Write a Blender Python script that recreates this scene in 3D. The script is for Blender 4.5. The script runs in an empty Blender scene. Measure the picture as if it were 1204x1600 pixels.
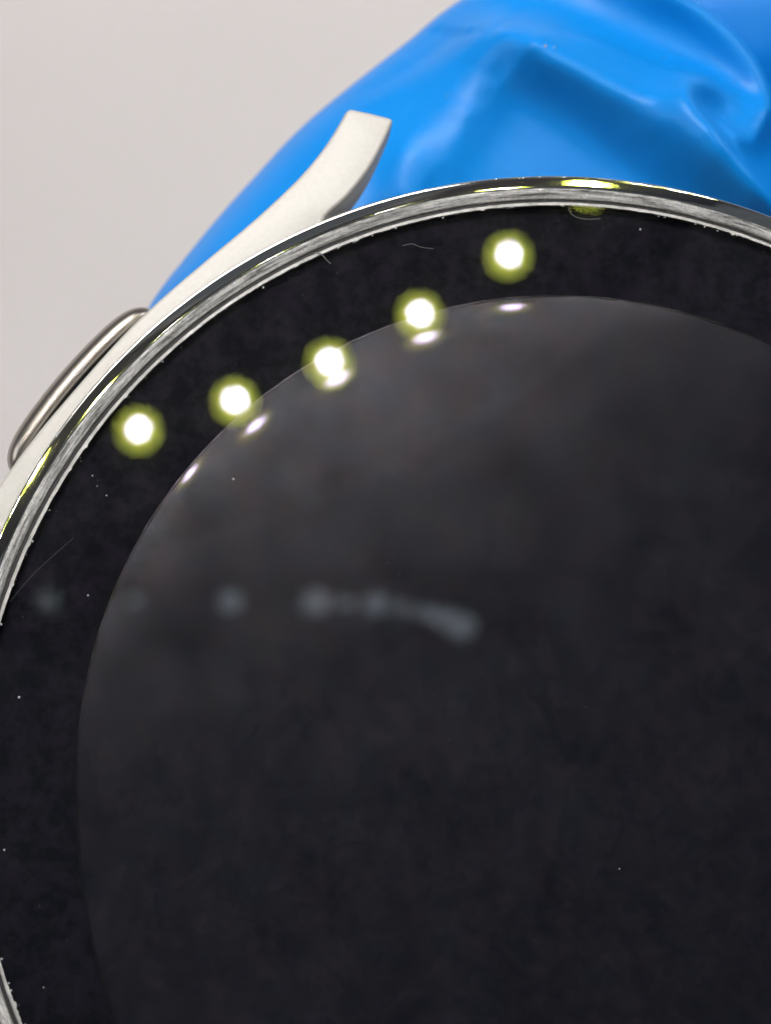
import bpy, bmesh, math, random
import numpy as np
from mathutils import Matrix, Vector, noise

# All drawing sizes are millimetres in the watch's own frame (centre of the dial glass = origin,
# +Z out of the glass); MM turns them into metres.
MM = 0.001
scene = bpy.context.scene
COL = scene.collection
rnd = random.Random(7)

# ------------------------------------------------------------------ camera
cam_data = bpy.data.cameras.new('camera')
cam = bpy.data.objects.new('camera', cam_data)
COL.objects.link(cam)
cam.matrix_world = Matrix(((0.99769, -0.00968, -0.06725, -10.266 * MM),
                           (0.0, 0.98979, -0.14251, -1.111 * MM),
                           (0.06795, 0.14218, 0.98751, 64.963 * MM),
                           (0, 0, 0, 1)))
cam_data.sensor_fit = 'VERTICAL'
cam_data.sensor_height = 24.0
cam_data.lens = 48.75
cam_data.clip_start = 0.002
cam_data.clip_end = 10.0
cam_data.dof.use_dof = True
cam_data.dof.focus_distance = 66.0 * MM
cam_data.dof.aperture_fstop = 46.0
scene.camera = cam

# ------------------------------------------------------------------ world and lights
world = bpy.data.worlds.new('World')
scene.world = world
world.use_nodes = True
bg = world.node_tree.nodes['Background']
bg.inputs['Color'].default_value = (0.80, 0.88, 1.0, 1)
bg.inputs['Strength'].default_value = 0.10


def area_light(name, loc, aim, size, power, color):
    d = bpy.data.lights.new(name, 'AREA')
    d.shape = 'RECTANGLE'
    d.size, d.size_y = size[0] * MM, size[1] * MM
    d.energy = power
    d.color = color
    o = bpy.data.objects.new(name, d)
    COL.objects.link(o)
    o.location = Vector(loc) * MM
    o.rotation_euler = (Vector(aim) - Vector(loc)).to_track_quat('-Z', 'Y').to_euler()
    return o


area_light('overhead_soft_light', (-120, 340, 420), (0, 10, -20), (260, 260), 3.2, (1.0, 0.965, 0.93))  # soft key light added overhead for general brightness, not an actual fixture
area_light('left_soft_light', (-520, -40, 260), (-20, 10, -60), (420, 320), 0.95, (1.0, 0.97, 0.95))  # broad soft fill added at the left, stands for no actual window

area_light('side_panel_light', (420, 330, 240), (0, 15, -10), (260, 200), 1.15, (1.0, 0.98, 0.96))

scene.view_settings.view_transform = 'Standard'
scene.view_settings.look = 'None'
scene.view_settings.exposure = 0.0
scene.view_settings.gamma = 1.0
scene.view_settings.use_curve_mapping = False
scene.cycles.use_denoising = True
scene.cycles.sample_clamp_indirect = 6.0
scene.cycles.caustics_reflective = False
scene.cycles.caustics_refractive = False


# ------------------------------------------------------------------ materials
def mat(name):
    m = bpy.data.materials.new(name)
    m.use_nodes = True
    nt = m.node_tree
    return m, nt, nt.nodes['Principled BSDF']


def node(nt, kind, **kw):
    n = nt.nodes.new(kind)
    for k, v in kw.items():
        if k in n.inputs:
            n.inputs[k].default_value = v
        else:
            setattr(n, k, v)
    return n


def noise_tex(nt, scale, detail=4.0, rough=0.55):
    tc = node(nt, 'ShaderNodeTexCoord')
    n = node(nt, 'ShaderNodeTexNoise', Scale=scale, Detail=detail, Roughness=rough)
    nt.links.new(tc.outputs['Object'], n.inputs['Vector'])
    return n


def ramp(nt, src, p0, c0, p1, c1):
    r = node(nt, 'ShaderNodeValToRGB')
    r.color_ramp.elements[0].position = p0
    r.color_ramp.elements[0].color = (*c0, 1)
    r.color_ramp.elements[1].position = p1
    r.color_ramp.elements[1].color = (*c1, 1)
    nt.links.new(src, r.inputs['Fac'])
    return r


def bump(nt, bsdf, src, strength, dist):
    b = node(nt, 'ShaderNodeBump', Strength=strength, Distance=dist)
    nt.links.new(src, b.inputs['Height'])
    nt.links.new(b.outputs['Normal'], bsdf.inputs['Normal'])
    return b


def ring_tex(nt, along, across, detail=5.0, rough=0.65):
    """noise in ring coordinates (arc length, radius, height): streaks follow the turning marks."""
    tc = node(nt, 'ShaderNodeTexCoord')
    sp = node(nt, 'ShaderNodeSeparateXYZ')
    nt.links.new(tc.outputs['Object'], sp.inputs[0])
    at = node(nt, 'ShaderNodeMath', operation='ARCTAN2')
    nt.links.new(sp.outputs['Y'], at.inputs[0])
    nt.links.new(sp.outputs['X'], at.inputs[1])
    ar = node(nt, 'ShaderNodeMath', operation='MULTIPLY')
    nt.links.new(at.outputs[0], ar.inputs[0])
    ar.inputs[1].default_value = 0.019 * along
    ln = node(nt, 'ShaderNodeVectorMath', operation='LENGTH')
    fl = node(nt, 'ShaderNodeCombineXYZ')
    nt.links.new(sp.outputs['X'], fl.inputs['X'])
    nt.links.new(sp.outputs['Y'], fl.inputs['Y'])
    nt.links.new(fl.outputs[0], ln.inputs[0])
    ra = node(nt, 'ShaderNodeMath', operation='MULTIPLY')
    nt.links.new(ln.outputs['Value'], ra.inputs[0])
    ra.inputs[1].default_value = across
    zz = node(nt, 'ShaderNodeMath', operation='MULTIPLY')
    nt.links.new(sp.outputs['Z'], zz.inputs[0])
    zz.inputs[1].default_value = across
    cb = node(nt, 'ShaderNodeCombineXYZ')
    nt.links.new(ar.outputs[0], cb.inputs['X'])
    nt.links.new(ra.outputs[0], cb.inputs['Y'])
    nt.links.new(zz.outputs[0], cb.inputs['Z'])
    n = node(nt, 'ShaderNodeTexNoise', Scale=1.0, Detail=detail, Roughness=rough)
    nt.links.new(cb.outputs[0], n.inputs['Vector'])
    return n


def g3(v):
    return (v, v, v)


# pale worktop, far out of focus
M_TOP, nt, b = mat('worktop_laminate')
n = noise_tex(nt, 14, 2)
r = ramp(nt, n.outputs['Fac'], 0.35, (0.66, 0.62, 0.61), 0.65, (0.70, 0.66, 0.65))
nt.links.new(r.outputs['Color'], b.inputs['Base Color'])
b.inputs['Roughness'].default_value = 0.75

# blue nitrile
M_GLOVE, nt, b = mat('blue_nitrile')
n = noise_tex(nt, 160, 3)
r = ramp(nt, n.outputs['Fac'], 0.3, (0.0, 0.190, 0.60), 0.7, (0.0, 0.210, 0.65))
nt.links.new(r.outputs['Color'], b.inputs['Base Color'])
b.inputs['Roughness'].default_value = 0.42
b.inputs['Specular IOR Level'].default_value = 0.25
n2 = noise_tex(nt, 900, 3)
bump(nt, b, n2.outputs['Fac'], 0.10, 0.0002)

# satin bead-blasted case metal
M_CASE, nt, b = mat('satin_case_metal')
n = noise_tex(nt, 6500, 3, 0.7)
r = ramp(nt, n.outputs['Fac'], 0.25, (0.435, 0.424, 0.402), 0.75, (0.475, 0.462, 0.438))
nt.links.new(r.outputs['Color'], b.inputs['Base Color'])
b.inputs['Metallic'].default_value = 0.25
b.inputs['Roughness'].default_value = 0.55
n2 = noise_tex(nt, 7000, 2)
bump(nt, b, n2.outputs['Fac'], 0.25, 0.00003)

# polished bezel with wear
M_BEZEL, nt, b = mat('polished_bezel_metal')
n = ring_tex(nt, 700, 5000)
r = ramp(nt, n.outputs['Fac'], 0.3, (0.70, 0.685, 0.65), 0.7, (0.92, 0.905, 0.87))
nt.links.new(r.outputs['Color'], b.inputs['Base Color'])
b.inputs['Metallic'].default_value = 1.0
n = ring_tex(nt, 500, 9000, 6)
r = ramp(nt, n.outputs['Fac'], 0.55, g3(0.02), 0.85, g3(0.14))
nt.links.new(r.outputs['Color'], b.inputs['Roughness'])
n2 = ring_tex(nt, 1500, 8000, 4)
bump(nt, b, n2.outputs['Fac'], 0.05, 0.000002)

# scuffed inner chamfer of the bezel
M_CREST, nt, b = mat('scuffed_bezel_chamfer')
n = ring_tex(nt, 600, 11000, 6, 0.75)
r = ramp(nt, n.outputs['Fac'], 0.38, (0.13, 0.13, 0.125), 0.60, (0.86, 0.85, 0.83))
nt.links.new(r.outputs['Color'], b.inputs['Base Color'])
b.inputs['Metallic'].default_value = 0.45
n = ring_tex(nt, 2600, 7000, 6, 0.7)
r = ramp(nt, n.outputs['Fac'], 0.35, g3(0.16), 0.7, g3(0.42))
nt.links.new(r.outputs['Color'], b.inputs['Roughness'])
n2 = ring_tex(nt, 1600, 12000, 5, 0.7)
bump(nt, b, n2.outputs['Fac'], 0.40, 0.00002)

# polished key metal
M_KEY, nt, b = mat('polished_key_metal')
b.inputs['Base Color'].default_value = (0.36, 0.33, 0.30, 1)
b.inputs['Metallic'].default_value = 1.0
b.inputs['Roughness'].default_value = 0.30
n2 = noise_tex(nt, 1500, 3)
bump(nt, b, n2.outputs['Fac'], 0.2, 0.00003)

# dark seal in the groove
M_SEAL, nt, b = mat('dark_seal')
b.inputs['Base Color'].default_value = (0.012, 0.012, 0.013, 1)
b.inputs['Roughness'].default_value = 0.6

# ground edge of the cover glass
M_EDGE, nt, b = mat('ground_glass_edge')
n = noise_tex(nt, 1600, 5, 0.7)
r = ramp(nt, n.outputs['Fac'], 0.3, (0.22, 0.22, 0.21), 0.7, (0.55, 0.54, 0.53))
nt.links.new(r.outputs['Color'], b.inputs['Base Color'])
b.inputs['Roughness'].default_value = 0.4

# black print under the cover glass
M_PRINT, nt, b = mat('black_border_print')
n = noise_tex(nt, 1700, 6, 0.68)
r = ramp(nt, n.outputs['Fac'], 0.42, (0.0000, 0.0008, 0.0055), 0.62, (0.0110, 0.0085, 0.0180))
nt.links.new(r.outputs['Color'], b.inputs['Base Color'])
b.inputs['Roughness'].default_value = 0.6
b.inputs['Specular IOR Level'].default_value = 0.1

# switched-off display panel: dark, a sharp faint sheen and a broad satin one
M_PANEL = bpy.data.materials.new('dark_display_panel')
M_PANEL.use_nodes = True
nt = M_PANEL.node_tree
nt.nodes.clear()
out = node(nt, 'ShaderNodeOutputMaterial')
tc = node(nt, 'ShaderNodeTexCoord')
mp = node(nt, 'ShaderNodeMapping')
mp.inputs['Scale'].default_value = (1.0, 0.9, 1.0)
nt.links.new(tc.outputs['Object'], mp.inputs['Vector'])
n = node(nt, 'ShaderNodeTexNoise', Scale=1700, Detail=6, Roughness=0.66)
nt.links.new(mp.outputs['Vector'], n.inputs['Vector'])
r = ramp(nt, n.outputs['Fac'], 0.36, (0.0006, 0.0018, 0.0060), 0.70, (0.0175, 0.0125, 0.0185))
e = r.color_ramp.elements.new(0.5)
e.color = (0.0056, 0.0048, 0.0092, 1)
dif = node(nt, 'ShaderNodeBsdfDiffuse')
nt.links.new(r.outputs['Color'], dif.inputs['Color'])
satin = node(nt, 'ShaderNodeBsdfGlossy', Roughness=0.25)
n4 = noise_tex(nt, 1100, 6, 0.7)
r4 = ramp(nt, n4.outputs['Fac'], 0.36, (0.74, 0.84, 1.0), 0.66, (1.0, 0.84, 0.86))
nt.links.new(r4.outputs['Color'], satin.inputs['Color'])
sharp = node(nt, 'ShaderNodeBsdfGlossy', Roughness=0.02)
sharp.inputs['Color'].default_value = (0.86, 0.74, 1.0, 1)
n3 = noise_tex(nt, 330, 7, 0.62)
r3 = ramp(nt, n3.outputs['Fac'], 0.30, g3(0.026), 0.72, g3(0.074))
mx1 = node(nt, 'ShaderNodeMixShader')
nt.links.new(r3.outputs['Color'], mx1.inputs['Fac'])
nt.links.new(dif.outputs[0], mx1.inputs[1])
nt.links.new(satin.outputs[0], mx1.inputs[2])
mx2 = node(nt, 'ShaderNodeMixShader', Fac=0.015)
nt.links.new(mx1.outputs[0], mx2.inputs[1])
nt.links.new(sharp.outputs[0], mx2.inputs[2])
nt.links.new(mx2.outputs[0], out.inputs['Surface'])

M_RIM, nt, b = mat('panel_rim_film')
b.inputs['Base Color'].default_value = (0.15, 0.14, 0.155, 1)
b.inputs['Metallic'].default_value = 1.0
b.inputs['Roughness'].default_value = 0.22

# clear cover glass: Fresnel sheen over what lies beneath, with faint smears
M_GLASS = bpy.data.materials.new('clear_cover_glass')
M_GLASS.use_nodes = True
nt = M_GLASS.node_tree
nt.nodes.clear()
out = node(nt, 'ShaderNodeOutputMaterial')
tr = node(nt, 'ShaderNodeBsdfTransparent')
gl = node(nt, 'ShaderNodeBsdfGlossy', Roughness=0.0)
fr = node(nt, 'ShaderNodeFresnel', IOR=1.5)
mx1 = node(nt, 'ShaderNodeMixShader')
nt.links.new(fr.outputs[0], mx1.inputs['Fac'])
nt.links.new(tr.outputs[0], mx1.inputs[1])
nt.links.new(gl.outputs[0], mx1.inputs[2])
sm = node(nt, 'ShaderNodeBsdfGlossy', Roughness=0.38)
tc = node(nt, 'ShaderNodeTexCoord')
mp = node(nt, 'ShaderNodeMapping')
mp.inputs['Rotation'].default_value = (0, 0, 0.5)
mp.inputs['Scale'].default_value = (1.0, 0.6, 1.0)
nt.links.new(tc.outputs['Object'], mp.inputs['Vector'])
n = node(nt, 'ShaderNodeTexNoise', Scale=600, Detail=6, Roughness=0.7)
nt.links.new(mp.outputs['Vector'], n.inputs['Vector'])
r = ramp(nt, n.outputs['Fac'], 0.45, g3(0.0), 0.8, g3(0.007))
mx2 = node(nt, 'ShaderNodeMixShader')
nt.links.new(r.outputs['Color'], mx2.inputs['Fac'])
nt.links.new(mx1.outputs[0], mx2.inputs[1])
nt.links.new(sm.outputs[0], mx2.inputs[2])
nt.links.new(mx2.outputs[0], out.inputs['Surface'])

M_DUST, nt, b = mat('pale_dust')
b.inputs['Base Color'].default_value = (0.34, 0.34, 0.36, 1)
b.inputs['Roughness'].default_value = 0.8

M_LINES, nt, b = mat('grey_lines')  # for the thin lines that stand for scratches and an LED glint
b.inputs['Base Color'].default_value = (0.15, 0.15, 0.16, 1)
b.inputs['Roughness'].default_value = 0.8

M_HOUSING, nt, b = mat('lamp_housing_plastic')
b.inputs['Base Color'].default_value = (0.05, 0.05, 0.052, 1)
b.inputs['Roughness'].default_value = 0.5

M_GREY, nt, b = mat('grey_back_plastic')
b.inputs['Base Color'].default_value = (0.03, 0.03, 0.032, 1)
b.inputs['Roughness'].default_value = 0.35


def emitter(name, color, strength):
    m = bpy.data.materials.new(name)
    m.use_nodes = True
    nt = m.node_tree
    nt.nodes.clear()
    o = node(nt, 'ShaderNodeOutputMaterial')
    e = node(nt, 'ShaderNodeEmission', Strength=strength)
    e.inputs['Color'].default_value = (*color, 1)
    nt.links.new(e.outputs[0], o.inputs['Surface'])
    return m


M_PHOSPHOR = emitter('yellow_led_phosphor', (0.90, 1.0, 0.13), 14.0)
M_DIE = emitter('white_led_die', (0.88, 0.80, 1.0), 210.0)
M_DIM = emitter('dim_led', (0.80, 0.95, 1.0), 2.0)


# ------------------------------------------------------------------ mesh helpers
def obj(name, verts, faces, material, parent=None, smooth=True, loc=None):
    me = bpy.data.meshes.new(name)
    me.from_pydata([tuple(c * MM for c in v) for v in verts], [], faces)
    me.update()
    if smooth:
        me.shade_smooth()
    o = bpy.data.objects.new(name, me)
    COL.objects.link(o)
    if material:
        me.materials.append(material)
    if parent:
        o.parent = parent
    if loc:
        o.location = Vector(loc) * MM
    return o


def tag(o, label, cat, group=None, kind=None):
    if label:
        o['label'] = label
    if cat:
        o['category'] = cat
    if group:
        o['group'] = group
    if kind:
        o['kind'] = kind
    return o


def empty(name, loc=(0, 0, 0)):
    o = bpy.data.objects.new(name, None)
    COL.objects.link(o)
    o.location = Vector(loc) * MM
    o.empty_display_size = 0.005
    return o


def lathe(profile, seg, jitter=None, closed=False):
    """profile: (r, z) list; returns verts, faces."""
    v, f = [], []
    n = len(profile)
    for i in range(seg):
        a = 2 * math.pi * i / seg
        c, s = math.cos(a), math.sin(a)
        for k, (r, z) in enumerate(profile):
            if jitter:
                dr, dz = jitter(k, a, r, z)
                v.append(((r + dr) * c, (r + dr) * s, z + dz))
            else:
                v.append((r * c, r * s, z))
    m = n if closed else n - 1
    for i in range(seg):
        j = (i + 1) % seg
        for k in range(m):
            k2 = (k + 1) % n
            f.append((i * n + k, j * n + k, j * n + k2, i * n + k2))
    return v, f


def disc(radii_z, seg):
    v, f = [(0, 0, radii_z[0][1])], []
    rz = radii_z[1:]
    n = len(rz)
    for i in range(seg):
        a = 2 * math.pi * i / seg
        for r, z in rz:
            v.append((r * math.cos(a), r * math.sin(a), z))
    for i in range(seg):
        j = (i + 1) % seg
        f.append((0, 1 + i * n, 1 + j * n))
        for k in range(n - 1):
            f.append((1 + i * n + k, 1 + i * n + k + 1, 1 + j * n + k + 1, 1 + j * n + k))
    return v, f


def catmull(pts, n, closed=True):
    out = []
    L = len(pts)
    rng = L if closed else L - 1
    for i in range(rng):
        def g(k):
            return pts[(i + k) % L] if closed else pts[min(max(i + k, 0), L - 1)]
        p0, p1, p2, p3 = g(-1), g(0), g(1), g(2)
        for s in range(n):
            t = s / n
            out.append(tuple(0.5 * ((2 * p1[d]) + (-p0[d] + p2[d]) * t + (2 * p0[d] - 5 * p1[d] + 4 * p2[d] - p3[d]) * t * t
                                    + (-p0[d] + 3 * p1[d] - 3 * p2[d] + p3[d]) * t ** 3) for d in range(len(p1))))
    if not closed:
        out.append(tuple(pts[-1]))
    return out


# ------------------------------------------------------------------ setting
S = 900
top = obj('worktop', [(-S, -S, -170), (S, -S, -170), (S, S, -170), (-S, S, -170)], [(0, 1, 2, 3)], M_TOP, smooth=False)
tag(top, 'pale beige worktop far below the watch, out of focus', None, kind='structure')

# ------------------------------------------------------------------ the watch
watch = empty('smartwatch', (0, 0, 0))
tag(watch, 'round smartwatch with dark screen, worn silver bezel and no strap, held in the gloved hand', 'smartwatch')

v, f = lathe([(18.0, -1.7), (19.45, -1.7), (19.55, -1.8), (19.6, -2.2), (19.6, -7.2), (19.3, -8.0), (18.2, -8.7), (16.0, -8.9)], 256)
obj('case', v, f, M_CASE, watch)
v, f = disc([(0, -10.6), (6, -10.5), (11, -10.2), (14, -9.6), (16.2, -8.85)], 128)
obj('back_cover', v, [tuple(reversed(q)) for q in f], M_GREY, watch)


# lugs: one traced plan, mirrored across the strap axis and turned half round
LUG = [(-6.95, 22.28), (-6.2, 22.10), (-5.42, 21.88), (-5.80, 20.95), (-6.31, 19.96), (-7.05, 18.96), (-7.72, 18.29), (-8.31, 17.2),
       (-12.05, 14.0), (-16.08, 9.0), (-17.63, 6.32), (-19.3, 6.31), (-18.68, 8.3), (-18.16, 9.2), (-16.98, 10.9), (-15.98, 12.16),
       (-14.95, 13.42), (-14.12, 14.38), (-13.55, 14.97), (-12.69, 15.80), (-11.46, 16.92), (-10.0, 18.25), (-8.53, 19.78), (-7.64, 21.0)]


def lug_mesh(plan):
    bm = bmesh.new()
    pts = []
    # keep the two tip corners crisp, smooth the long flanks
    tip = plan[:3]
    rest = catmull([plan[2]] + plan[3:] + [plan[0]], 4, closed=False)
    pts = [tip[0], tip[1]] + rest[:-1]
    vs = [bm.verts.new((x, y, 0)) for x, y in pts]
    face = bm.faces.new(vs)
    bm.normal_update()
    if face.normal.z < 0:
        face.normal_flip()
    bm.normal_update()
    ext = bmesh.ops.extrude_face_region(bm, geom=[face])
    newv = [e for e in ext['geom'] if isinstance(e, bmesh.types.BMVert)]
    newf = [e for e in ext['geom'] if isinstance(e, bmesh.types.BMFace)][0]
    for q in newv:
        q.co.z = 1.0
    bmesh.ops.recalc_face_normals(bm, faces=bm.faces)
    edges = [e for e in newf.edges]
    upright = [e for e in bm.edges if abs(e.verts[0].co.z - e.verts[1].co.z) > 0.5 and
               any((e.verts[0].co.xy - Vector(c)).length < 1e-4 for c in (plan[0], plan[2]))]
    # bring thickness to size first so that the bevel is even
    for q in bm.verts:
        q.co.z = -1.45 if q.co.z > 0.5 else -4.4
    bmesh.ops.bevel(bm, geom=upright, offset=0.16, segments=3, affect='EDGES', profile=0.5)
    topf = max((q for q in bm.faces), key=lambda q: (q.normal.z > 0.9) * q.calc_area())
    bmesh.ops.bevel(bm, geom=list(topf.edges), offset=0.13, segments=3, affect='EDGES', profile=0.5)
    bmesh.ops.triangulate(bm, faces=[q for q in bm.faces if len(q.verts) > 4])
    for q in bm.verts:
        r = q.co.xy.length
        k = max(0.0, r - 20.0)
        if q.co.z > -3:
            q.co.z -= 0.22 * k
        else:
            q.co.z += 0.35 * k
    bmesh.ops.recalc_face_normals(bm, faces=bm.faces)
    me = bpy.data.meshes.new('lug')
    for q in bm.verts:
        q.co *= MM
    bm.to_mesh(me)
    bm.free()
    me.shade_smooth()
    me.set_sharp_from_angle(angle=math.radians(40))
    me.materials.append(M_CASE)
    return me


AX = math.radians(76)


def mirror(p):
    c, s = math.cos(2 * AX), math.sin(2 * AX)
    return (c * p[0] + s * p[1], s * p[0] - c * p[1])


lug_a = lug_mesh(LUG)
mir = [mirror(p) for p in LUG]
lug_b = lug_mesh(mir)
for me, turn in ((lug_a, 0), (lug_b, 0), (lug_a, math.pi), (lug_b, math.pi)):
    o = bpy.data.objects.new('lug', me)
    COL.objects.link(o)
    o.parent = watch
    o.rotation_euler.z = turn


# bezel: outer polished slope and scuffed crest (one ring, two looks)
def wob(amp, sc):
    def j(k, a, r, z):
        p = Vector((math.cos(a) * r, math.sin(a) * r, k * 3.1))
        return (noise.noise(p * sc) * amp, noise.noise(p * sc + Vector((9, 4, 7))) * amp)
    return j


SEG = 1200
def land_wave(k, a, r, z):
    p = Vector((math.cos(a) * 19.2, math.sin(a) * 19.2, 0.3 * r))
    return (noise.noise(p * 0.9) * 0.006, noise.noise(p * 1.7) * 0.0012 + noise.noise(p * 6.0) * 0.0003)


v, f = lathe([(18.975, -0.050), (18.992, -0.036), (19.005, -0.0320), (19.02, -0.0312), (19.10, -0.0311), (19.20, -0.0311), (19.31, -0.0312), (19.335, -0.0318), (19.355, -0.036), (19.374, -0.048),
              (19.392, -0.072), (19.415, -0.115), (19.43, -0.18), (19.44, -0.40), (19.46, -1.0), (19.46, -1.75)], SEG, land_wave)
bezel = obj('bezel', v, [tuple(reversed(q)) for q in f], M_BEZEL, watch)
v, f = lathe([(18.66, -0.34), (18.665, -0.22), (18.685, -0.165), (18.73, -0.135), (18.80, -0.105), (18.88, -0.076), (18.95, -0.055), (18.985, -0.0525)],
             SEG, wob(0.010, 3.5))
obj('scuffed_chamfer', v, [tuple(reversed(q)) for q in f], M_CREST, bezel)
v, f = lathe([(18.45, -0.24), (18.67, -0.24)], 256)
obj('seal', v, [tuple(reversed(q)) for q in f], M_SEAL, bezel)


# cover glass with its ground edge
def chip(k, a, r, z):
    p = Vector((math.cos(a) * r, math.sin(a) * r, k * 0.7))
    d = noise.noise(p * 3.0) * 0.012 + noise.noise(p * 11.0) * 0.010
    if k == 0:
        d -= max(0.0, noise.noise(p * 5.0 + Vector((3, 3, 3))) - 0.38) * 0.25
    return (d, noise.noise(p * 9.0) * 0.006 if k else 0.0)


glass = obj('cover_glass', *disc([(0, 0), (6, 0), (12, 0), (16, 0), (18.41, 0)], 512), M_GLASS, watch)
v, f = lathe([(18.395, 0.004), (18.44, 0.008), (18.49, -0.025), (18.515, -0.09), (18.52, -0.26)], SEG, chip)
obj('ground_edge', v, [tuple(reversed(q)) for q in f], M_EDGE, glass)
v, f = lathe([(15.30, -0.33), (18.44, -0.33)], 256)
obj('black_border', v, [tuple(reversed(q)) for q in f], M_PRINT, watch)

# plan of the display window: not quite round, it bellies out at one side
D_A = [0, 150, 172, 184, 195, 210, 225, 250, 290, 360]
D_R = [0, 0, -0.05, -0.10, 0.08, 0.46, 0.55, 0.38, 0, 0]


def belly(x, y):
    r_ = math.hypot(x, y)
    if r_ < 8:
        return x, y
    d = float(np.interp(math.degrees(math.atan2(y, x)) % 360, D_A, D_R)) * min(1.0, (r_ - 8) / 7.0)
    return x * (1 + d / r_), y * (1 + d / r_)


# display panel: flat, its rim rolling off by a fraction of a degree
T_R = [14.1, 14.57, 14.73, 14.88, 15.15, 15.30, 15.5]
T_T = [0.0, 0.0072, 0.0093, 0.0135, 0.0215, 0.0286, 0.038]
rz = [(0, -0.30), (5, -0.30), (10, -0.30), (13, -0.30), (14.0, -0.30)]
z, rr = -0.30, 14.1
while rr <= 15.44:
    rz.append((rr, z))
    step = 0.03
    z -= step * float(np.interp(rr + step / 2, T_R, T_T))
    rr += step
v, f = disc(rz, 512)
panel = obj('display_panel', [(*belly(x, y), z_) for x, y, z_ in v], f, M_PANEL, watch)


def rim_wave(k, a, r, z):
    p = Vector((math.cos(a) * r, math.sin(a) * r, 0))
    return (noise.noise(p * 1.1) * 0.012 + noise.noise(p * 4.0) * 0.006, noise.noise(p * 2.3 + Vector((5, 1, 2))) * 0.012 - 0.004)


v, f = lathe([(15.425, -0.325), (15.435, -0.306), (15.455, -0.298), (15.475, -0.306), (15.485, -0.33)], 900, rim_wave)
obj('panel_rim', [(*belly(x, y), z_) for x, y, z_ in v], [tuple(reversed(q)) for q in f], M_RIM, panel)


# side keys: rounded bars bent along the case
def key_mesh():
    v, f = [], []
    nl, nc = 48, 24
    a0, a1 = math.radians(131.0), math.radians(151.2)
    for i in range(nl + 1):
        t = -1 + 2 * i / nl
        a = (a0 + a1) / 2 + t * (a1 - a0) / 2
        sc = max(0.02, (1 - abs(t) ** 7)) ** 0.55
        for k in range(nc):
            u = 2 * math.pi * k / nc
            cu, su = math.cos(u), math.sin(u)
            er = math.copysign(abs(cu) ** 0.75, cu)
            ez = math.copysign(abs(su) ** 0.6, su)
            r = 20.32 + (0.74 * sc * er if er > 0 else 0.05 * er)
            zc = -3.6 + 1.5 * (0.45 + 0.55 * sc) * ez
            v.append((r * math.cos(a), r * math.sin(a), zc))
    for i in range(nl):
        for k in range(nc):
            k2 = (k + 1) % nc
            f.append((i * nc + k, (i + 1) * nc + k, (i + 1) * nc + k2, i * nc + k2))
    f.append(tuple(range(nc)))
    f.append(tuple(reversed(range(nl * nc, (nl + 1) * nc))))
    return v, f


kv, kf = key_mesh()
k1 = obj('side_key', kv, kf, M_KEY, watch)
k2 = k1.copy()
COL.objects.link(k2)
k2.parent = watch
k2.rotation_euler.z = math.radians(56)

# ------------------------------------------------------------------ the gloved hand: one continuous skin
OUT = [(-14.9, 13.0), (-14.75, 15.6), (-14.02, 17.66), (-12.7, 19.57), (-11.38, 21.3), (-10.22, 22.67), (-9.1, 24.0), (-8.06, 25.08),
       (-6.9, 26.12), (-5.44, 27.37), (-4.16, 28.43), (-2.8, 29.62), (-0.69, 30.97), (1.31, 31.57), (3.31, 31.7), (5.4, 31.1), (7.29, 29.89), (8.52, 28.76), (9.49, 27.49), (10.08, 25.96),
       (10.63, 23.42), (11.3, 19.9), (12.5, 14.0), (12.0, 6.0), (6.0, 1.0), (-4.0, 1.5), (-10.5, 5.0), (-13.6, 9.0)]
outline = np.array(catmull(OUT, 10))
cen = np.array((-0.5, 17.5))


def sstep(x, a, b):
    t = np.clip((x - a) / (b - a), 0, 1)
    return t * t * (3 - 2 * t)


def bulge():
    """finger pad of the loose glove: the plan above, rounded over front and back."""
    n = len(outline)
    ks = [0.0] + list(np.linspace(0.06, 0.98, 30)) + [0.99, 0.996, 1.0]
    V, F = [], []

    def half(sign):
        base = len(V)
        for k in ks:
            P = cen + (outline - cen) * k
            edge = np.linalg.norm(outline - cen, axis=1) * (1 - k)
            w = 6.0
            q = np.clip(edge / w, 0, 1)
            t = np.sqrt(np.maximum(0, 1 - (1 - q) ** 2))
            zz = -12.5 + sign * (5.6 if sign > 0 else 8.5) * t
            if sign > 0:
                rad = np.linalg.norm(P, axis=1)
                lim = -10.9 + 5.5 * sstep(rad, 19.4, 21.2)
                zz = np.minimum(zz, lim)
            for (x, y), z_ in zip(P, zz):
                V.append((x, y, z_))
        for a in range(len(ks) - 1):
            for i in range(n):
                j = (i + 1) % n
                q = (base + a * n + i, base + a * n + j, base + (a + 1) * n + j, base + (a + 1) * n + i)
                F.append(q if sign < 0 else tuple(reversed(q)))
    half(1)
    half(-1)
    return V, F


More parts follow.
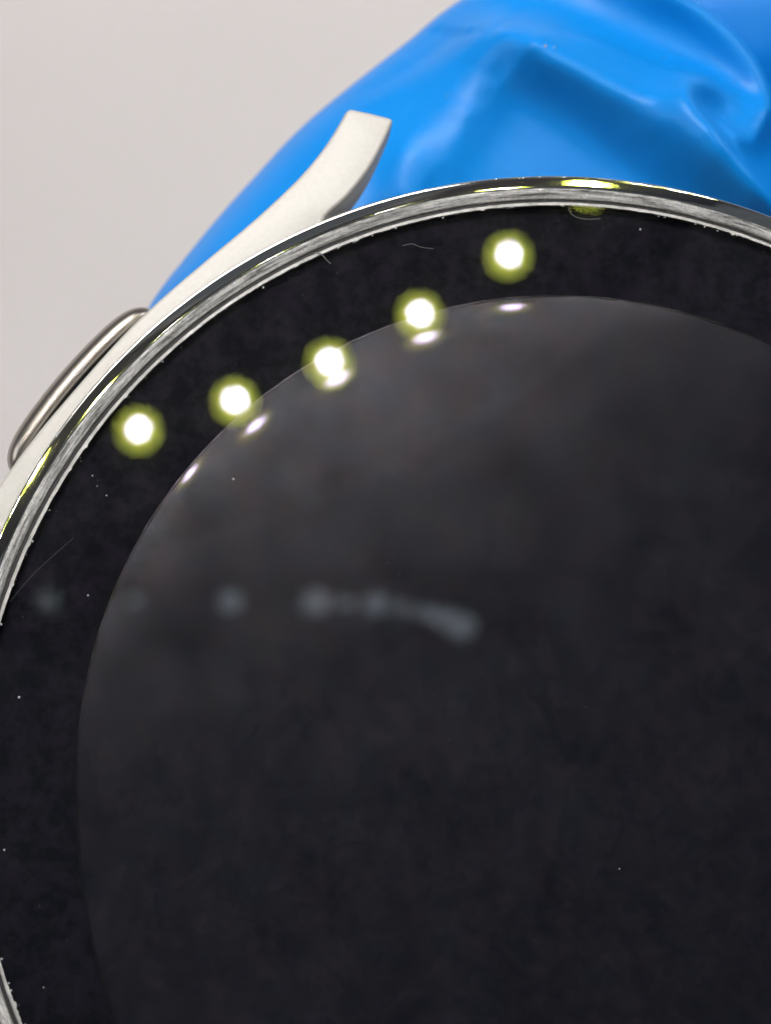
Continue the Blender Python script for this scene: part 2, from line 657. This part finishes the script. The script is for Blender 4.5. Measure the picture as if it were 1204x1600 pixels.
def capsule_chain(pts, rads, ring=24):
    """tapered tube with round ends through pts (list of xyz), rads per point."""
    P = [Vector(p) for p in catmull(pts, 6, closed=False)]
    R = [q[0] for q in catmull([(r,) for r in rads], 6, closed=False)]
    V, F = [], []
    rows = []
    d0 = (P[1] - P[0]).normalized()
    d1 = (P[-1] - P[-2]).normalized()
    seq = []
    for a in (80, 60, 40, 20):
        a = math.radians(a)
        seq.append((P[0] - d0 * R[0] * math.sin(a), R[0] * math.cos(a), d0))
    for i, p in enumerate(P):
        d = (P[min(i + 1, len(P) - 1)] - P[max(i - 1, 0)]).normalized()
        seq.append((p, R[i], d))
    for a in (20, 40, 60, 80):
        a = math.radians(a)
        seq.append((P[-1] + d1 * R[-1] * math.sin(a), R[-1] * math.cos(a), d1))
    for p, r, d in seq:
        x = d.cross(Vector((0.1, 0.2, 1))).normalized()
        y = d.cross(x)
        row = []
        for k in range(ring):
            u = 2 * math.pi * k / ring
            row.append(len(V))
            V.append(tuple(p + x * r * math.cos(u) + y * r * math.sin(u)))
        rows.append(row)
    for a, b_ in zip(rows[:-1], rows[1:]):
        for k in range(ring):
            k2 = (k + 1) % ring
            F.append((a[k], a[k2], b_[k2], b_[k]))
    F.append(tuple(reversed(rows[0])))
    F.append(tuple(rows[-1]))
    return V, F


pieces = [bulge()]
chains = [
    # the finger whose loose pad shows above the watch, back to its knuckle
    ([(-3, 14, -19), (10, 12, -20), (28, 10, -23), (48, 12, -26), (66, 14, -25)], [7.5, 8.5, 9, 9.5, 10.5]),
    # next finger, its side seen past the pad at the upper right
    ([(7, 31.5, -22), (16, 32, -21), (34, 33, -23), (54, 32, -26), (70, 29, -25)], [7.2, 8.2, 8.8, 9.4, 10.5]),
    # two more fingers behind the watch
    ([(0, -5, -20), (14, -5, -20.5), (32, -6, -23), (52, -5, -26), (68, -3, -25)], [7.2, 8.2, 8.8, 9.2, 10.0]),
    ([(8, -20, -19), (18, -20, -19.5), (34, -21, -22), (52, -20, -25), (66, -18, -24)], [6.4, 7.2, 7.8, 8.4, 9.2]),
    # palm
    ([(64, 22, -24), (84, 20, -20), (112, 12, -18)], [13, 14, 15]),
    ([(66, 6, -24), (86, 6, -20), (114, 4, -18)], [13, 15, 16]),
    ([(64, -12, -23), (84, -9, -19), (112, -6, -18)], [12, 14, 15]),
    ([(104, 3, -18), (130, 2, -18), (150, 2, -18)], [22, 21, 22]),
    # thumb closing on the far rim of the case
    ([(92, -14, -12), (66, -22, 2), (44, -20, 7), (27.2, -11, 2.5)], [13, 10, 9, 7.4]),
]
for P_, R_ in chains:
    pieces.append(capsule_chain(P_, R_))
V, F = [], []
for pv, pf in pieces:
    o0 = len(V)
    V += pv
    F += [tuple(i + o0 for i in q) for q in pf]
me = bpy.data.meshes.new('hand_rough')
me.from_pydata(V, [], F)
bmx = bmesh.new()
bmx.from_mesh(me)
bmesh.ops.remove_doubles(bmx, verts=bmx.verts, dist=0.002)
bmesh.ops.recalc_face_normals(bmx, faces=bmx.faces)
bmx.to_mesh(me)
bmx.free()
tmp = bpy.data.objects.new('hand_rough', me)
COL.objects.link(tmp)
md = tmp.modifiers.new('skin', 'REMESH')
md.mode = 'VOXEL'
md.voxel_size = 0.33
ms = tmp.modifiers.new('relax', 'SMOOTH')
ms.factor = 0.5
ms.iterations = 10
dg = bpy.context.evaluated_depsgraph_get()
hand_me = bpy.data.meshes.new_from_object(tmp.evaluated_get(dg))
bpy.data.objects.remove(tmp)
bpy.data.meshes.remove(me)

bmx = bmesh.new()
bmx.from_mesh(hand_me)
ed = [e for e in bmx.edges if all(-17 < q.co.x < 13 and 17 < q.co.y < 33 and q.co.z > -13.5 for q in e.verts)]
bmesh.ops.subdivide_edges(bmx, edges=ed, cuts=1, use_grid_fill=True, smooth=0.0)
bmx.to_mesh(hand_me)
bmx.free()
hand_me.update()
nv = len(hand_me.vertices)
co = np.empty(nv * 3)
hand_me.vertices.foreach_get('co', co)
co = co.reshape(-1, 3)
no = np.empty(nv * 3, dtype=np.float32)
hand_me.vertex_normals.foreach_get('vector', no)
no = no.reshape(-1, 3)


def line_field(xy, pts, n=10):
    """distance, side (+1 left of the direction of travel) and position 0..1 along a smooth line."""
    L = np.array(catmull(pts, n, closed=False))
    best = np.full(len(xy), 1e9)
    side = np.zeros(len(xy))
    along = np.zeros(len(xy))
    for i in range(len(L) - 1):
        a, b_ = L[i], L[i + 1]
        ab = b_ - a
        t = np.clip(((xy - a) @ ab) / (ab @ ab), 0, 1)
        d = xy - (a + t[:, None] * ab)
        dist = np.hypot(d[:, 0], d[:, 1])
        m = dist < best
        best[m] = dist[m]
        cr = ab[0] * d[:, 1] - ab[1] * d[:, 0]
        side[m] = np.sign(cr[m])
        along[m] = (i + t[m]) / (len(L) - 1)
    return best, side, along


# loose folds of the glove over the finger pad
sel = np.where((co[:, 0] > -18) & (co[:, 0] < 14) & (co[:, 1] > 12) & (co[:, 1] < 34) & (co[:, 2] > -14) & (no[:, 2] > 0.05))[0]
xy = co[sel, :2]
h = np.zeros(len(sel))


def ridge(pts, amp, w_left, w_right, fade=0.15, p_left=2.0, p_right=2.0):
    """raised (or sunk) line; power 2 is a soft flank, power 1 a crisp one."""
    global h
    d, s, al = line_field(xy, pts)
    left = np.exp(-(d / w_left) ** p_left)
    right = np.exp(-(d / w_right) ** p_right)
    e = np.interp(al, [0, fade, 1 - fade, 1], [0.45, 1, 1, 0.8])
    h = h + amp * e * np.where(s > 0, left, right)


# main pulled fold: apex, long arm running down to the right, short arm to the left
ridge([(-1.5, 26.7), (-0.6, 25.95), (0.14, 25.35), (1.21, 24.8), (2.28, 24.2), (3.35, 23.6), (4.33, 22.9), (5.19, 22.05), (6.16, 21.2),
       (7.42, 20.3)], 1.9, 1.8, 0.95, p_right=1.25)
ridge([(-1.3, 26.9), (-1.82, 25.92), (-2.21, 24.8), (-2.7, 23.4), (-3.4, 22.0)], 0.5, 1.0, 1.6, p_left=1.8)
ridge([(-1.0, 25.0), (0.6, 24.0), (2.2, 22.8), (3.6, 21.6), (4.6, 20.9)], -0.35, 0.6, 1.4)
# hooked fold at the right
ridge([(7.0, 24.8), (6.2, 24.8), (5.5, 24.5), (5.15, 23.86), (5.4, 23.06), (6.0, 22.16), (6.85, 21.38), (7.81, 20.6), (9.2, 19.7)],
      1.3, 0.95, 0.95, p_left=1.3)
ridge([(6.7, 22.45), (7.4, 22.7), (8.1, 23.2), (8.6, 24.0)], 0.75, 0.9, 0.5, p_right=1.3)
# rolled rim at the upper right with a shallow trough inside it
ridge([(3.0, 29.5), (5.12, 28.9), (6.3, 28.35), (7.3, 27.6), (8.2, 26.7), (8.8, 25.7), (9.0, 24.6)], 0.9, 0.9, 0.7)
ridge([(-4.4, 26.6), (-2.4, 27.9), (0.6, 28.3), (3.4, 27.5), (5.8, 26.6), (7.2, 25.5)], -0.65, 1.3, 1.2)
# slack between lug and pad, fine tension lines
ridge([(-4.2, 19.6), (-4.9, 21.0), (-4.6, 22.6)], 0.35, 0.6, 0.9)
ridge([(1.4, 26.6), (3.4, 25.9), (5.2, 25.2)], 0.22, 0.35, 0.5)
ridge([(-6.2, 25.2), (-4.4, 26.2), (-3.0, 27.2)], -0.12, 0.4, 0.5)
for k in range(26):
    x0, y0 = rnd.uniform(-10, 9), rnd.uniform(20.5, 30)
    a = rnd.gauss(-0.5, 0.5)
    L_ = rnd.uniform(0.8, 2.2)
    ridge([(x0, y0), (x0 + L_ * math.cos(a) * 0.5, y0 + L_ * math.sin(a) * 0.5 + rnd.uniform(-.15, .15)),
           (x0 + L_ * math.cos(a), y0 + L_ * math.sin(a))], rnd.uniform(-0.05, 0.06), 0.3, 0.3)
wgt = np.clip((no[sel, 2] - 0.05) / 0.5, 0, 1) * sstep(np.linalg.norm(xy, axis=1), 19.6, 20.8)
co[sel, 2] += h * wgt
hand_me.vertices.foreach_set('co', (co * MM).ravel())
hand_me.update()
hand_me.shade_smooth()
hand_me.materials.clear()
hand_me.materials.append(M_GLOVE)
hand_me.name = 'gloved_hand'
for _ in range(1):
    bmx = bmesh.new()
    bmx.from_mesh(hand_me)
    bmx.verts.ensure_lookup_table()
    near = [bmx.verts[int(i)] for i in sel]
    for _k in range(2):
        bmesh.ops.smooth_vert(bmx, verts=near, factor=0.5, use_axis_x=True, use_axis_y=True, use_axis_z=True)
    bmx.to_mesh(hand_me)
    bmx.free()
hand = bpy.data.objects.new('gloved_hand', hand_me)
COL.objects.link(hand)
tag(hand, 'hand in bright blue nitrile glove holding the watch from behind, glove loosely folded', 'gloved hand')

# ------------------------------------------------------------------ the ring of LEDs mirrored in the glass
RC, RR, RH = (-36.98, 95.99), 73.51, 78.0
lamp = empty('ring_lamp', (RC[0], RC[1], RH))
tag(lamp, 'round bench lamp whose white LEDs are mirrored as five glowing dots in the watch glass', 'lamp')
v, f = lathe([(66, 1), (66, 12), (70, 15), (77, 15), (81, 12), (81, 1), (79.5, 0.3), (67.5, 0.3)], 128, closed=True)
obj('housing', v, f, M_HOUSING, lamp)


def puck(r, z0, z1, seg=32):
    v, f = [], []
    for k, (rr_, z_) in enumerate(((r * 0.96, z0), (r, z0 + (z1 - z0) * 0.2), (r, z1))):
        for i in range(seg):
            a = 2 * math.pi * i / seg
            v.append((rr_ * math.cos(a), rr_ * math.sin(a), z_))
    for k in range(2):
        for i in range(seg):
            j = (i + 1) % seg
            f.append((k * seg + i, (k + 1) * seg + i, (k + 1) * seg + j, k * seg + j))
    f.append(tuple(range(seg)))
    return v, f


led0 = obj('led', *puck(1.44, -0.5, 0.3), M_PHOSPHOR, lamp)
die0 = obj('die', *puck(0.62, -0.62, -0.5), M_DIE, led0)
for k in range(64):
    a = math.radians({61: -82.0, 62: -74.78, 63: -69.34, 0: -63.77, 1: -58.1, 2: -52.08, 3: -46.0}.get(k, -63.6 + 5.625 * k))
    if k == 0:
        o, d = led0, die0
    else:
        o, d = led0.copy(), die0.copy()
        COL.objects.link(o)
        COL.objects.link(d)
        d.parent = o
        o.parent = lamp
    o.location = (RR * math.cos(a) * MM, RR * math.sin(a) * MM, 0)

# a dimmer row of LEDs farther up, faint in the glass
strip = empty('strip_lamp', (-9.0, 20.2, 150))
tag(strip, 'dim lamp bar whose LEDs show as a faint row across the dark screen', 'lamp')
v, f = lathe([(0.01, 0.3), (4, 0.3), (4, 6), (0.01, 6)], 4)
bar_v = [(-30, -4, 0.6), (30, -4, 0.6), (30, 4, 0.6), (-30, 4, 0.6), (-30, -4, 8), (30, -4, 8), (30, 4, 8), (-30, 4, 8)]
obj('housing', bar_v, [(3, 2, 1, 0), (4, 5, 6, 7), (0, 1, 5, 4), (1, 2, 6, 5), (2, 3, 7, 6), (3, 0, 4, 7)], M_HOUSING, strip, smooth=False)
dim0 = None
for x, y, q in [(-30.4, 20.3, 0.8), (-21.6, 20.5, 0.6), (-11.7, 20.4, 0.95), (-2.8, 20.4, 1.15), (0.3, 20.4, 0.6), (3.4, 20.3, 0.95),
                (6.2, 19.9, 0.6), (8.6, 19.4, 0.75), (10.6, 18.8, 0.9), (12.3, 18.0, 1.15)]:
    if dim0 is None:
        o = dim0 = obj('led', *puck(1.3, -0.5, 0.5), M_DIM, strip)
    else:
        o = dim0.copy()
        COL.objects.link(o)
        o.parent = strip
    o.location = ((x + 9.0) * MM, (y - 20.2) * MM, 0)
    o.scale = (q, q * 0.85, 1)

# ------------------------------------------------------------------ dust on the glass, thin lines drawn for scratches and a glint
V, F = [], []


def fleck(x, y, s, z=0.0):
    b0 = len(V)
    ring = 7
    for k in range(ring):
        a = 2 * math.pi * k / ring
        q = s * rnd.uniform(0.6, 1.1)
        V.append((x + q * math.cos(a), y + q * math.sin(a), z + 0.004))
    V.append((x + s * 0.1, y, z + s * 0.7 + 0.004))
    for k in range(ring):
        F.append((b0 + k, b0 + (k + 1) % ring, b0 + ring))


for x, y, s in [(-10.64, 9.27, .05), (-15.11, 5.55, .055), (-17.16, 2.37, .055), (-17.5, -2.27, .06), (1.44, -2.88, .035),
                (-15.05, 9.33, .045), (-14.9, 9.0, .03), (2.46, 17.64, .06), (-16.21, -6.39, .035), (-14.6, 8.7, .04)]:
    fleck(x, y, s * 0.75)
for i in range(110):
    a = rnd.uniform(math.radians(60), math.radians(200))
    r_ = 18.3 * math.sqrt(rnd.random())
    fleck(r_ * math.cos(a), r_ * math.sin(a), rnd.uniform(0.005, 0.012))
for gx, gy, gs in [(0.25, 25.75, 0.07), (0.45, 25.72, 0.045), (-3.2, 24.4, 0.03), (4.9, 26.4, 0.03), (-6.5, 24.2, 0.03)]:     # on the glove
    near_i = np.argmin(np.hypot(co[:, 0] - gx, co[:, 1] - gy) + 0.05 * np.abs(co[:, 2] + 4))
    fleck(co[near_i, 0], co[near_i, 1], gs, float(co[near_i, 2]) - 0.01)
for i in range(170):     # crumbs along the ground edge
    a = rnd.uniform(0, 2 * math.pi)
    r_ = 18.39 - abs(rnd.gauss(0, 0.05))
    fleck(r_ * math.cos(a), r_ * math.sin(a), rnd.uniform(0.012, 0.045))
dust = obj('dust', V, F, M_DUST, None, smooth=False)
tag(dust, 'pale dust specks and crumbs scattered on the dark watch glass and glove', 'dust', kind='stuff')

V, F = [], []


def thin_line(pts, w):
    P = catmull([(*p, 0.02 + 0.02 * math.sin(i * 1.3)) for i, p in enumerate(pts)], 5, closed=False)
    rows = []
    for i, p in enumerate(P):
        p = Vector(p)
        d = (Vector(P[min(i + 1, len(P) - 1)]) - Vector(P[max(i - 1, 0)])).normalized()
        x = d.cross(Vector((0, 0, 1))).normalized()
        y = d.cross(x)
        row = []
        for k in range(6):
            u = k * math.pi / 3
            row.append(len(V))
            V.append(tuple(p + (x * math.cos(u) + y * math.sin(u)) * w))
        rows.append(row)
    for a, b_ in zip(rows[:-1], rows[1:]):
        for k in range(6):
            F.append((a[k], a[(k + 1) % 6], b_[(k + 1) % 6], b_[k]))


thin_line([(-15.6, 7.35), (-16.25, 6.75), (-16.9, 6.1), (-17.5, 5.35)], 0.0028)  # raised line standing for a long faint scratch; the next two likewise, shorter
thin_line([(-8.1, 16.66), (-7.9, 16.6), (-7.74, 16.42), (-7.6, 16.3)], 0.014)
thin_line([(-5.3, 16.93), (-5.0, 17.0), (-4.7, 16.9), (-4.3, 16.86)], 0.008)
thin_line([(0.1, 18.33), (0.2, 18.1), (0.45, 17.97), (0.8, 17.94), (1.15, 17.97)], 0.010)  # pale hook modelled in place of the sixth LED's reflection at the rim
glass_lines = obj('glass_lines', V, F, M_LINES, None)
tag(glass_lines, 'fine pale lines drawn as scratches and an LED glint on the black border near the rim', 'glass_lines', kind='stuff')
